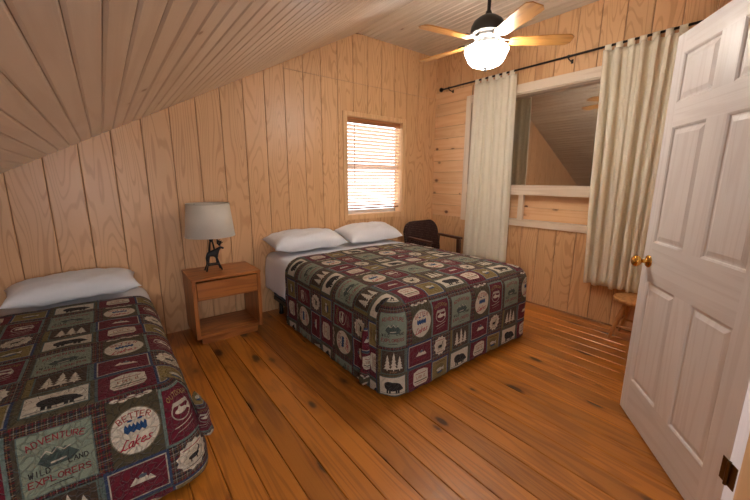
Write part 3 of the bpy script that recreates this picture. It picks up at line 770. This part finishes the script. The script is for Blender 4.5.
def blade_bm(pitch):
    bm = bmesh.new(); n = 16; top = []; bot = []
    L0, L1 = .175*FS, .645*FS
    outline = []
    for i in range(n+1):
        u = i/n; x_ = L0+(L1-L0)*u; hw_ = (.048+.020*min(u*1.6, 1))*FS
        if u > .9: hw_ *= math.sqrt(max(0, 1-((u-.9)/.1)**2))*.45+.55
        if u < .06: hw_ *= .75+.25*u/.06
        outline.append((x_, hw_))
    ring = [(x_, h_) for x_, h_ in outline]+[(x_, -h_) for x_, h_ in outline[::-1]]
    def z_(x_, y_, t_): return math.sin(pitch)*y_+t_-.012*(x_-L0)
    prism(bm, [(x_, y_, z_(x_, y_, -.003)) for x_, y_ in ring], [(x_, y_, z_(x_, y_, .003)) for x_, y_ in ring]); bmesh.ops.recalc_face_normals(bm, faces=bm.faces[:])
    return bm
for k in range(5):
    ang = math.radians(27+72*k)
    bo = link_obj('blade', blade_bm(math.radians(-11)), M['blade'], fan, loc=(0, 0, lz(2.425)), rotz=ang)
    bm = bmesh.new()
    prism(bm, [(.075, -.012, .022), (.13, -.012, .004), (.19, -.028, -.004-.006), (.245, -.030, -.005-.006), (.245, .030, -.005+.005), (.19, .028, -.004+.005), (.13, .012, .004), (.075, .012, .022)],
          [(.075, -.012, .028), (.13, -.012, .009), (.19, -.028, .001-.006), (.245, -.030, .0-.006), (.245, .030, .0+.005), (.19, .028, .001+.005), (.13, .012, .009), (.075, .012, .028)])
    bmesh.ops.recalc_face_normals(bm, faces=bm.faces[:]); 
    [setattr(v, 'co', v.co*FS) for v in bm.verts]
    link_obj('blade_iron', bm, M['pewter'], bo, loc=(0, 0, .008))

# ------------------------------------------------------------------ cloth drapes
TWm, THm = .62, .60
def drape(name, x0, x1, yfoot, yhead, ztop, zbot, R, mat, foot=True, u0=0, v0=0, flare=.03, seed=1, crown=.02, off=0, wr=.006, hem=.004, zside=None, round_head=False):
    """cloth over a bed: flat top, rounded shoulders, skirts left, right and (foot) at the foot end.
       cloth UVs: u across in units of the repeat, v counted from the shoulder line of the foot."""
    bm = bmesh.new(); uvl = bm.loops.layers.uv.new('cloth')
    ix0, ix1, iy0 = x0+R, x1-R, (yfoot+R if foot else yfoot)
    step = .022
    nx = max(2, round((ix1-ix0)/step)); ny = max(2, round((yhead-iy0)/step)); A = R*PI/2
    def disp(p, n_, t_):
        q = Vector(p)
        w_ = wr*mnoise.noise(q*7+Vector((seed, 0, 0)))+wr*.5*mnoise.noise(q*17+Vector((0, seed, 0)))+wr*2.2*t_*mnoise.noise(Vector((q.x*3, q.y*3, q.z*.8+seed)))
        return q+n_*w_
    def crownz(x, y):
        a = (x-(x0+x1)/2)/((x1-x0)/2); b = max(0, 1-(y-yfoot)/.5) if foot else 0
        return crown*(1-min(1, abs(a))**3)*(1-b**3)
    vmap = {}
    def vert(key, p, n_, t_):
        if key not in vmap: vmap[key] = bm.verts.new(disp(p, n_, t_))
        return vmap[key]
    def quad(vs_, uvs):
        vs2 = []; u2 = []
        for a, b in zip(vs_, uvs):
            if a not in vs2: vs2.append(a); u2.append(b)
        if len(vs2) < 3: return
        try: f = bm.faces.new(vs2)
        except ValueError: return
        for lp, uv_ in zip(f.loops, u2): lp[uvl].uv = uv_
    def UV(x, dist): return ((x-u0)/TWm, -(dist-v0)/THm)      # dist grows towards the foot and down it
    X_ = [ix0+(ix1-ix0)*i/nx for i in range(nx+1)]; Y_ = [iy0+(yhead-iy0)*j/ny for j in range(ny+1)]
    def top(i, j): return vert(('t', i, j), (X_[i], Y_[j], ztop+crownz(X_[i], Y_[j])), Vector((0, 0, 1)), 0)
    for i in range(nx):
        for j in range(ny):
            quad([top(i, j), top(i+1, j), top(i+1, j+1), top(i, j+1)], [UV(X_[a], iy0-Y_[b]) for a, b in ((i, j), (i+1, j), (i+1, j+1), (i, j+1))])
    drop = ztop-zbot-R; nd = max(3, round(drop/step)); na = 6
    prof = [(R*math.sin(k*PI/2/na), R*(1-math.cos(k*PI/2/na)), A*k/na) for k in range(na+1)]+[(R+flare*math.sin((k/nd)*PI*.55), R+drop*k/nd, A+drop*k/nd) for k in range(1, nd+1)]
    def skirt(key, bases, dirs_, uvf, zlim=None):
        n = len(bases)
        def P(i, k):
            if k == 0 and bases[i][2] is not None: return top(*bases[i][2])
            o_, dz, arc = prof[k]; b = bases[i]; d_ = dirs_[i]
            zz = ztop+crownz(b[0], b[1])*(1-min(1, arc/.1))-dz
            if k == len(prof)-1: zz += hem*math.sin(i*.9+seed)
            t_ = min(1, max(0, (arc-A)/max(drop, .01)))
            return vert((key, i, k), (b[0]+d_.x*o_, b[1]+d_.y*o_, zz), d_, t_)
        for i in range(n-1):
            for k in range(len(prof)-1):
                quad([P(i, k), P(i, k+1), P(i+1, k+1), P(i+1, k)], [uvf(i, prof[k][2]), uvf(i, prof[k+1][2]), uvf(i+1, prof[k+1][2]), uvf(i+1, prof[k][2])])
        return P
    L_ = Vector((-1, 0, 0)); Rr = Vector((1, 0, 0)); Ft = Vector((0, -1, 0))
    skirt('L', [(ix0, Y_[j], (0, j)) for j in range(ny+1)], [L_]*(ny+1), lambda i, a: UV(ix0-a, iy0-Y_[i]))
    skirt('R', [(ix1, Y_[j], (nx, j)) for j in range(ny, -1, -1)], [Rr]*(ny+1), lambda i, a: UV(ix1+a, iy0-Y_[ny-i]))
    if foot:
        skirt('F', [(X_[i], iy0, (i, 0)) for i in range(nx+1)], [Ft]*(nx+1), lambda i, a: UV(X_[i], a))
        nc = 10; RA = R*1.0
        for sgn, bx_, ky in ((-1, ix0, 'CL'), (1, ix1, 'CR')):
            dd = [Vector((sgn*math.sin(q*PI/2/nc), -math.cos(q*PI/2/nc), 0)) for q in range(nc+1)]
            def uvf(i, a, sgn=sgn, bx_=bx_): return UV(bx_+sgn*(i/nc)*A*1.15, a)
            skirt(ky, [(bx_, iy0, (0 if sgn < 0 else nx, 0))]*(nc+1), dd, uvf)
    bmesh.ops.remove_doubles(bm, verts=bm.verts[:], dist=.0012)
    bmesh.ops.recalc_face_normals(bm, faces=bm.faces[:])
    o = link_obj(name, bm, mat, smooth=True)
    if sum(p_.normal.z for p_ in o.data.polygons[:50]) < 0: o.data.flip_normals()
    so = o.modifiers.new('thick', 'SOLIDIFY'); so.thickness = .010 if foot else .003; so.offset = -1
    return o

def pillow(name, cx, cy, cz, lx, ly, hz, rz, tilt, seed, label, group=None, roll=0):
    bm = bmesh.new(); N1, N2 = 40, 28; grids = []
    for side in (1, -1):
        g = []
        for i in range(N1+1):
            row = []
            for j in range(N2+1):
                u = -1+2*i/N1; v = -1+2*j/N2
                # pulled-in edges, pointed corners
                px = u*(lx/2)*(1-.07*(1-abs(v)**2.5)*abs(u)**4+.015*mnoise.noise(Vector((v*2, seed, u)))); pyy = v*(ly/2)*(1-.08*(1-abs(u)**2.5)*abs(v)**4)
                h = (max(0, 1-abs(u)**3.4)**.50)*(max(0, 1-abs(v)**2.6)**.52)
                zz = side*hz/2*h*(1.0 if side > 0 else .55)
                zz += side*h*(.020*mnoise.noise(Vector((u*2.2+seed, v*2.2, side)))+.011*mnoise.noise(Vector((u*6+seed, v*5, side*2)))+.010*abs(mnoise.noise(Vector((u*3+v*4+seed, v*2, 3)))))
                row.append(bm.verts.new((px, pyy, zz)))
            g.append(row)
        grids.append(g)
        for i in range(N1):
            for j in range(N2):
                q = (g[i][j], g[i+1][j], g[i+1][j+1], g[i][j+1]); bm.faces.new(q if side > 0 else q[::-1])
    bmesh.ops.remove_doubles(bm, verts=bm.verts[:], dist=.0008)
    o = link_obj(name, bm, M['pillowcase'], smooth=True)
    o.location = (cx, cy, cz); o.rotation_euler = (tilt, roll, rz)
    tag(o, label, 'pillow', group)
    return o

# ------------------------------------------------------------------ double bed
BX0_, BX1_, BYF, BZT = 1.20, 2.79, 1.415, .62
bed = thing('double_bed', 'double bed under a lodge-print quilt, between the nightstand and the brown armchair', 'bed', ((BX0_+BX1_)/2, (BYF+D)/2, 0))
bhx = (BX1_-BX0_)/2; 
def rbox(name, x0, x1, y0, y1, z0, z1, m, parent, bev_):
    bm = bmesh.new(); box(bm, x0, x1, y0, y1, z0, z1); return link_obj(name, bm, m, parent, bevel=bev_)
cyb = (BYF+D)/2
rbox('box_spring', -bhx+.06, bhx-.06, BYF+.065-cyb, D-.03-cyb, .17, .36, M['boxspring'], bed, .02)
rbox('mattress', -bhx+.045, bhx-.045, BYF+.05-cyb, D-.03-cyb, .361, .60, M['mattress'], bed, .05)
bm = bmesh.new()
for b in ((-bhx+.06, bhx-.06, BYF+.08-cyb, BYF+.12-cyb, .13, .169), (-bhx+.06, -bhx+.10, BYF+.12-cyb, D-.04-cyb, .13, .169), (bhx-.10, bhx-.06, BYF+.12-cyb, D-.04-cyb, .13, .169)): box(bm, *b)
link_obj('bed_frame', bm, M['bronze'], bed)
for sx in (-1, 1):
    for yy_ in (BYF+.30, D-.15):
        bm = bmesh.new(); lathe(bm, [(.02, 0), (.026, .01), (.02, .03), (.018, .13)], 12); link_obj('leg', bm, M['bronze'], bed, loc=(sx*(bhx-.09), yy_-cyb, 0), smooth=True)
tag(drape('bed_sheet', BX0_+.012, BX1_-.012, 2.866, D-.012, BZT-.006, .27, .07, M['sheet'], foot=False, seed=5, crown=.018, flare=.018, wr=.007),
    'white sheet showing at the head of the double bed', 'bed sheet')
q1 = drape('quilt', BX0_, BX1_, BYF, 2.86, BZT+.012, .035, .12, M['quilt'], foot=True, u0=1.121, v0=.085, flare=.004, seed=2, crown=.02)
tag(q1, 'lodge-print patchwork quilt draped over the double bed', 'quilt')

# ------------------------------------------------------------------ single bed
SX0, SX1, SYF, SZT = -.82, .20, 1.55, .47
sb = thing('single_bed', 'narrow single bed at the left under the sloped ceiling, with one pillow', 'bed', ((SX0+SX1)/2, (SYF+D)/2, 0))
shx = (SX1-SX0)/2; cys = (SYF+D)/2
rbox('box_spring', -shx+.045, shx-.045, SYF+.05-cys, D-.03-cys, .10, .26, M['boxspring'], sb, .02)
rbox('mattress', -shx+.03, shx-.03, SYF+.035-cys, D-.03-cys, .261, .45, M['mattress'], sb, .045)
for sx in (-1, 1):
    for yy_ in (SYF+.25, D-.15):
        bm = bmesh.new(); lathe(bm, [(.02, 0), (.026, .01), (.02, .03), (.018, .10)], 12); link_obj('leg', bm, M['bronze'], sb, loc=(sx*(shx-.09), yy_-cys, 0), smooth=True)
tag(drape('bed_sheet', SX0+.012, SX1-.012, 3.016, D-.012, SZT-.006, .30, .07, M['sheet'], foot=False, seed=8, crown=.015, flare=.015, wr=.007),
    'white sheet showing at the head of the single bed', 'bed sheet')
q2 = drape('quilt', SX0, SX1, SYF, 3.01, SZT+.012, .035, .10, M['quilt'], foot=True, u0=-.356, v0=.035, flare=.05, seed=6, crown=.02)
tag(q2, 'lodge-print patchwork quilt draped over the single bed', 'quilt')
def hanging_fold(parent, x, y, z0, z1, r0, r1, seed, lean):
    bm = bmesh.new(); uvl = bm.loops.layers.uv.new('cloth'); NS, NZ_ = 18, 22; g = []
    for j in range(NZ_+1):
        t_ = j/NZ_; z = z0+(z1-z0)*t_; rad = r0+(r1-r0)*math.sin(t_*PI*.62)
        if t_ > .88: rad *= math.sqrt(max(.02, 1-((t_-.88)/.12)**2))
        if t_ < .12: rad *= t_/.12*.8+.2
        cx_ = x+lean[0]*t_+.006*math.sin(t_*9+seed); cy2 = y+lean[1]*t_+.008*math.sin(t_*6+seed)
        g.append([bm.verts.new((cx_+rad*(1+.18*math.sin(2*a+seed+t_*3)+.10*math.sin(4*a+t_*4))*math.cos(a), cy2+rad*1.25*(1+.12*math.sin(3*a+seed+t_*2))*math.sin(a), z)) for a in [k*2*PI/NS for k in range(NS)]])
    for j in range(NZ_):
        for k in range(NS):
            f = bm.faces.new((g[j][k], g[j+1][k], g[j+1][(k+1) % NS], g[j][(k+1) % NS]))
            for lp, (jj, kk) in zip(f.loops, ((j, k), (j+1, k), (j+1, k+1), (j, k+1))): lp[uvl].uv = (kk*.022+seed*.13, -jj*.035+seed*.3)
    bm.faces.new(g[0]); bm.faces.new(g[-1][::-1]); bmesh.ops.recalc_face_normals(bm, faces=bm.faces[:])
    return link_obj('corner_fold', bm, M['quilt'], parent, smooth=True)
hanging_fold(q1, 1.192, 1.625, .46, .035, .014, .030, 2, (-.004, .012))
hanging_fold(q2, .222, 1.610, .40, .17, .016, .030, 4, (.034, -.01))

pillow('pillow', -.235, 3.175, .575, .74, .34, .20, math.radians(4), math.radians(6), 1.3, 'white pillow on the single bed, against the panelled wall')
pillow('pillow', 1.555, 3.14, .735, .78, .38, .21, math.radians(-1), math.radians(8), 4.1, 'left white pillow of the double bed, beside the nightstand')
pillow('pillow', 2.36, 3.155, .74, .76, .37, .21, math.radians(3), math.radians(14), 7.7, 'right white pillow of the double bed, under the bright window')

# ------------------------------------------------------------------ nightstand
NX0, NX1, NYF, NYB, NZ = .455, 1.005, 2.925, 3.345, .565
ns = thing('nightstand', 'honey oak nightstand with one drawer and an open shelf between the beds', 'nightstand', ((NX0+NX1)/2, (NYF+NYB)/2, 0))
hx, hy = (NX1-NX0)/2, (NYB-NYF)/2
solid('top_board', M['oakX'], ns, b=(-hx, hx, -hy, hy, NZ-.022, NZ), bevel=.003)
solid('side_panel', M['oakZ'], ns, b=(-hx+.004, -hx+.034, -hy+.006, hy-.002, .055, NZ-.022), bevel=.002)
solid('side_panel', M['oakZ'], ns, b=(hx-.034, hx-.004, -hy+.006, hy-.002, .055, NZ-.022), bevel=.002)
solid('shelf', M['oakX'], ns, b=(-hx+.034, hx-.034, -hy+.008, hy-.012, .060, .082), bevel=.002)
solid('plinth', M['oakX'], ns, b=(-hx+.045, hx-.045, -hy+.03, hy-.03, 0, .060), bevel=.002)
solid('divider', M['oakX'], ns, b=(-hx+.034, hx-.034, -hy+.02, hy-.012, .375, .390))
dwr = solid('drawer', M['oakX'], ns, b=(-hx+.037, hx-.037, -hy+.004, hy-.05, .393, NZ-.034), bevel=.003)

# ------------------------------------------------------------------ table lamp
lamp = thing('table_lamp', 'table lamp with off-white drum shade and dark metal moose base on the nightstand', 'lamp', (.675, 3.15, NZ))
bm = bmesh.new(); seg = 48
z0, z1, r0, r1 = .305, .575, .193, .165
lathe(bm, [(r0, z0), (r1, z1)], seg, cap=False); sh = link_obj('lamp_shade', bm, M['shade'], lamp, smooth=True)
so = sh.modifiers.new('thick', 'SOLIDIFY'); so.thickness = .002; so.offset = 0
for rr, zz in ((r0, z0), (r1, z1)):
    bm = bmesh.new(); lathe(bm, [(rr-.001, zz-.003), (rr+.002, zz-.003), (rr+.002, zz+.004), (rr-.001, zz+.004), (rr-.001, zz-.003)], seg, cap=False); link_obj('shade_rim', bm, M['shade'], sh, smooth=True)
bm = bmesh.new()
for k in range(3):
    a = k*2*PI/3; tube(bm, [(0, 0, z1-.03), (math.cos(a)*(r1-.002), math.sin(a)*(r1-.002), z1-.01)], .0015, 6)
tube(bm, [(0, 0, .27), (0, 0, z1-.02)], .004, 8); link_obj('harp', bm, M['iron'], lamp)
bm = bmesh.new(); lathe(bm, [(0, .25), (.014, .25), (.017, .27), (.017, .31), (.012, .315), (0, .315)], 14); link_obj('bulb_socket', bm, M['iron'], lamp, smooth=True)
bm = bmesh.new(); lathe(bm, [(0, .315), (.012, .318), (.014, .34), (.028, .37), (.030, .39), (.018, .415), (0, .422)], 16); link_obj('light_bulb', bm, plain('white_bulb', (.85, .84, .8), .3), lamp, smooth=True)
for a in (35, 145, 215, 325):
    a = math.radians(a); bm = bmesh.new(); tube(bm, [(math.cos(a)*.076, math.sin(a)*.060, .004), (math.cos(a)*.058, math.sin(a)*.046, .05), (math.cos(a)*.030, math.sin(a)*.026, .14), (math.cos(a)*.010, math.sin(a)*.010, .262)], [.0065, .005, .005, .0045], 8)
    link_obj('leg', bm, M['iron'], lamp, smooth=True)
bm = bmesh.new(); tube(bm, [(-.045, -.036, .055), (.045, -.036, .055)], .004, 8); tube(bm, [(-.045, .036, .055), (.045, .036, .055)], .004, 8); tube(bm, [(-.045, -.036, .055), (-.045, .036, .055)], .004, 8); tube(bm, [(.045, -.036, .055), (.045, .036, .055)], .004, 8)
box(bm, -.045, .045, -.036, .036, .052, .057); link_obj('stretcher', bm, M['iron'], lamp)
# the moose: body, neck, head, legs grown as one figure
def skin(name, pts, edges, rad, m, parent, sub=2, root=0):
    me = bpy.data.meshes.new(name); me.from_pydata(pts, edges, []); o = bpy.data.objects.new(name, me); COL.objects.link(o); o.parent = parent
    me.materials.append(m); sk = o.modifiers.new('skin', 'SKIN'); sk.use_smooth_shade = True
    for i, r_ in enumerate(rad): me.skin_vertices[0].data[i].radius = (r_, r_)
    me.skin_vertices[0].data[root].use_root = True
    s_ = o.modifiers.new('sub', 'SUBSURF'); s_.levels = sub; s_.render_levels = sub
    return o
B_ = .058
MS = 1.25
pts = [(-.038, 0, B_+.068), (-.010, 0, B_+.072), (.020, 0, B_+.080), (.040, 0, B_+.098), (.055, 0, B_+.112), (.078, 0, B_+.100),
       (-.040, -.012, B_+.035), (-.042, -.012, B_+.004), (-.032, .012, B_+.035), (-.036, .012, B_+.004),
       (.022, -.012, B_+.038), (.022, -.012, B_+.004), (.030, .012, B_+.038), (.034, .012, B_+.004)]
ed = [(0, 1), (1, 2), (2, 3), (3, 4), (4, 5), (0, 6), (6, 7), (0, 8), (8, 9), (2, 10), (10, 11), (2, 12), (12, 13)]
pts = [(a*MS, b*MS, B_+(c-B_)*MS) for a, b, c in pts]
mo = skin('moose_figure', pts, ed, [.020, .021, .023, .015, .012, .009, .008, .005, .008, .005, .008, .005, .008, .005], M['iron'], lamp, 2, 1)
bm = bmesh.new()
for sg in (-1, 1):
    tube(bm, [(.052, sg*.006, B_+.122), (.046, sg*.026, B_+.136), (.050, sg*.044, B_+.158)], [.004, .007, .004], 8)
    for q in ((.060, .030, .160), (.044, .034, .163), (.070, .024, .150)): tube(bm, [(.048, sg*.028, B_+.138), (q[0], sg*q[1], B_+q[2])], [.004, .0025], 6)
[setattr(v, 'co', Vector((v.co.x*MS, v.co.y*MS, B_+(v.co.z-B_)*MS))) for v in bm.verts]
link_obj('antler', bm, M['iron'], mo)

# ------------------------------------------------------------------ armchair in the corner
ch = thing('armchair', 'brown dotted upholstered armchair with dark wooden arms in the far corner', 'armchair', (3.13, 2.84, 0))
def rounded_panel(w_, h_, r_, th, rb=None):
    """upright cushion outline in xz, thickness in y"""
    rb = r_ if rb is None else rb; pts = []
    for cx_, cz_, a0, rr in ((w_/2-r_, h_-r_, 0, r_), (-w_/2+r_, h_-r_, 90, r_), (-w_/2+rb, rb, 180, rb), (w_/2-rb, rb, 270, rb)):
        for k in range(9):
            a = math.radians(a0+k*90/8); pts.append((cx_+rr*math.cos(a), cz_+rr*math.sin(a)))
    bm = bmesh.new(); rings = []
    for yv, s_ in ((th/2, .90), (th/2-.006, .96), (th/2-.016, 1.0), (-th/2+.016, 1.0), (-th/2+.006, .96), (-th/2, .90)):
        rings.append([bm.verts.new((p[0]*s_, yv, h_/2+(p[1]-h_/2)*s_)) for p in pts])
    for a, b in zip(rings[:-1], rings[1:]):
        for k in range(len(pts)): bm.faces.new((a[k], a[(k+1) % len(pts)], b[(k+1) % len(pts)], b[k]))
    bm.faces.new(rings[0]); bm.faces.new(rings[-1][::-1]); bmesh.ops.recalc_face_normals(bm, faces=bm.faces[:])
    return bm
bb = link_obj('backrest', rounded_panel(.57, .43, .15, .075, .07), M['chairfab'], ch, smooth=True, auto=50); bb.location = (-.01, .17, .42); bb.rotation_euler = (math.radians(-12), 0, 0)
bm = bmesh.new(); box(bm, -.232, .232, -.20, .15, .37, .46); link_obj('seat', bm, M['chairfab'], ch, bevel=.03)
for sx in (-1, 1):
    bm = bmesh.new(); xx_ = sx*.262
    prism(bm, [(xx_-.022, .20, .640), (xx_+.022, .20, .640), (xx_+.022, .20, .668), (xx_-.022, .20, .668)], [(xx_-.028, -.19, .628), (xx_+.028, -.19, .628), (xx_+.028, -.19, .656), (xx_-.028, -.19, .656)])
    bmesh.ops.recalc_face_normals(bm, faces=bm.faces[:]); link_obj('armrest', bm, M['darkwood'], ch, bevel=.006)
    for (ya, yb, zt) in ((-.150, -.165, .629), (.19, .26, .642)):
        bm = bmesh.new(); prism(bm, [(xx_-.018, yb-.022, 0), (xx_+.018, yb-.022, 0), (xx_+.018, yb+.022, 0), (xx_-.018, yb+.022, 0)], [(xx_-.02, ya-.022, zt), (xx_+.02, ya-.022, zt), (xx_+.02, ya+.022, zt), (xx_-.02, ya+.022, zt)])
        link_obj('leg', bm, M['darkwood'], ch, bevel=.004)
    solid('side_rail', M['darkwood'], ch, b=(sx*.245-.012+sx*.012, sx*.245+.012+sx*.012, -.15, .20, .345, .395), bevel=.003)
solid('front_rail', M['darkwood'], ch, b=(-.262, .262, -.160, -.148, .335, .390), bevel=.003)

# ------------------------------------------------------------------ stool behind the door
so_ = thing('wooden_stool', 'low pale wooden stool with turned splayed legs behind the open door', 'stool', (3.43, .83, 0))
bm = bmesh.new(); lathe(bm, [(0, .335), (.15, .335), (.168, .345), (.172, .358), (.166, .370), (.12, .373), (0, .368)], 36); link_obj('seat', bm, M['stool'], so_, smooth=True, auto=50)
lp_ = [(PI*.25+k*PI/2) for k in range(4)]
for a in lp_:
    bm = bmesh.new(); T_ = Vector((math.cos(a)*.085, math.sin(a)*.085, .338)); Bm = Vector((math.cos(a)*.185, math.sin(a)*.185, 0.003))
    fr = [0, .06, .10, .13, .16, .19, .23, .45, .6, .66, .70, .74, .85, 1.0]; rr = [.011, .013, .018, .014, .019, .014, .018, .021, .019, .014, .019, .015, .014, .010]
    tube(bm, [T_.lerp(Bm, f_) for f_ in fr], rr, 14); link_obj('leg', bm, M['stool'], so_, smooth=True)
def lerpleg(a, f_): return Vector((math.cos(a)*.085, math.sin(a)*.085, .338)).lerp(Vector((math.cos(a)*.185, math.sin(a)*.185, 0)), f_)
for i, f_ in ((0, .5), (1, .62), (2, .5), (3, .62)):
    bm = bmesh.new(); p_, q_ = lerpleg(lp_[i], f_), lerpleg(lp_[(i+1) % 4], f_)
    tube(bm, [p_, p_.lerp(q_, .25), p_.lerp(q_, .5), p_.lerp(q_, .75), q_], [.007, .010, .012, .010, .007], 10); link_obj('stretcher', bm, M['stool'], so_, smooth=True)

# repeats share a group
for o in list(scene.objects):
    if o.parent is None:
        g_ = {'pillow': 'white pillows at the heads of the beds', 'curtain': 'curtains on the black rod', 'quilt': 'matching quilts on the two beds', 'bed sheet': 'white sheets on the two beds'}.get(o.get('category'))
        if g_: o['group'] = g_
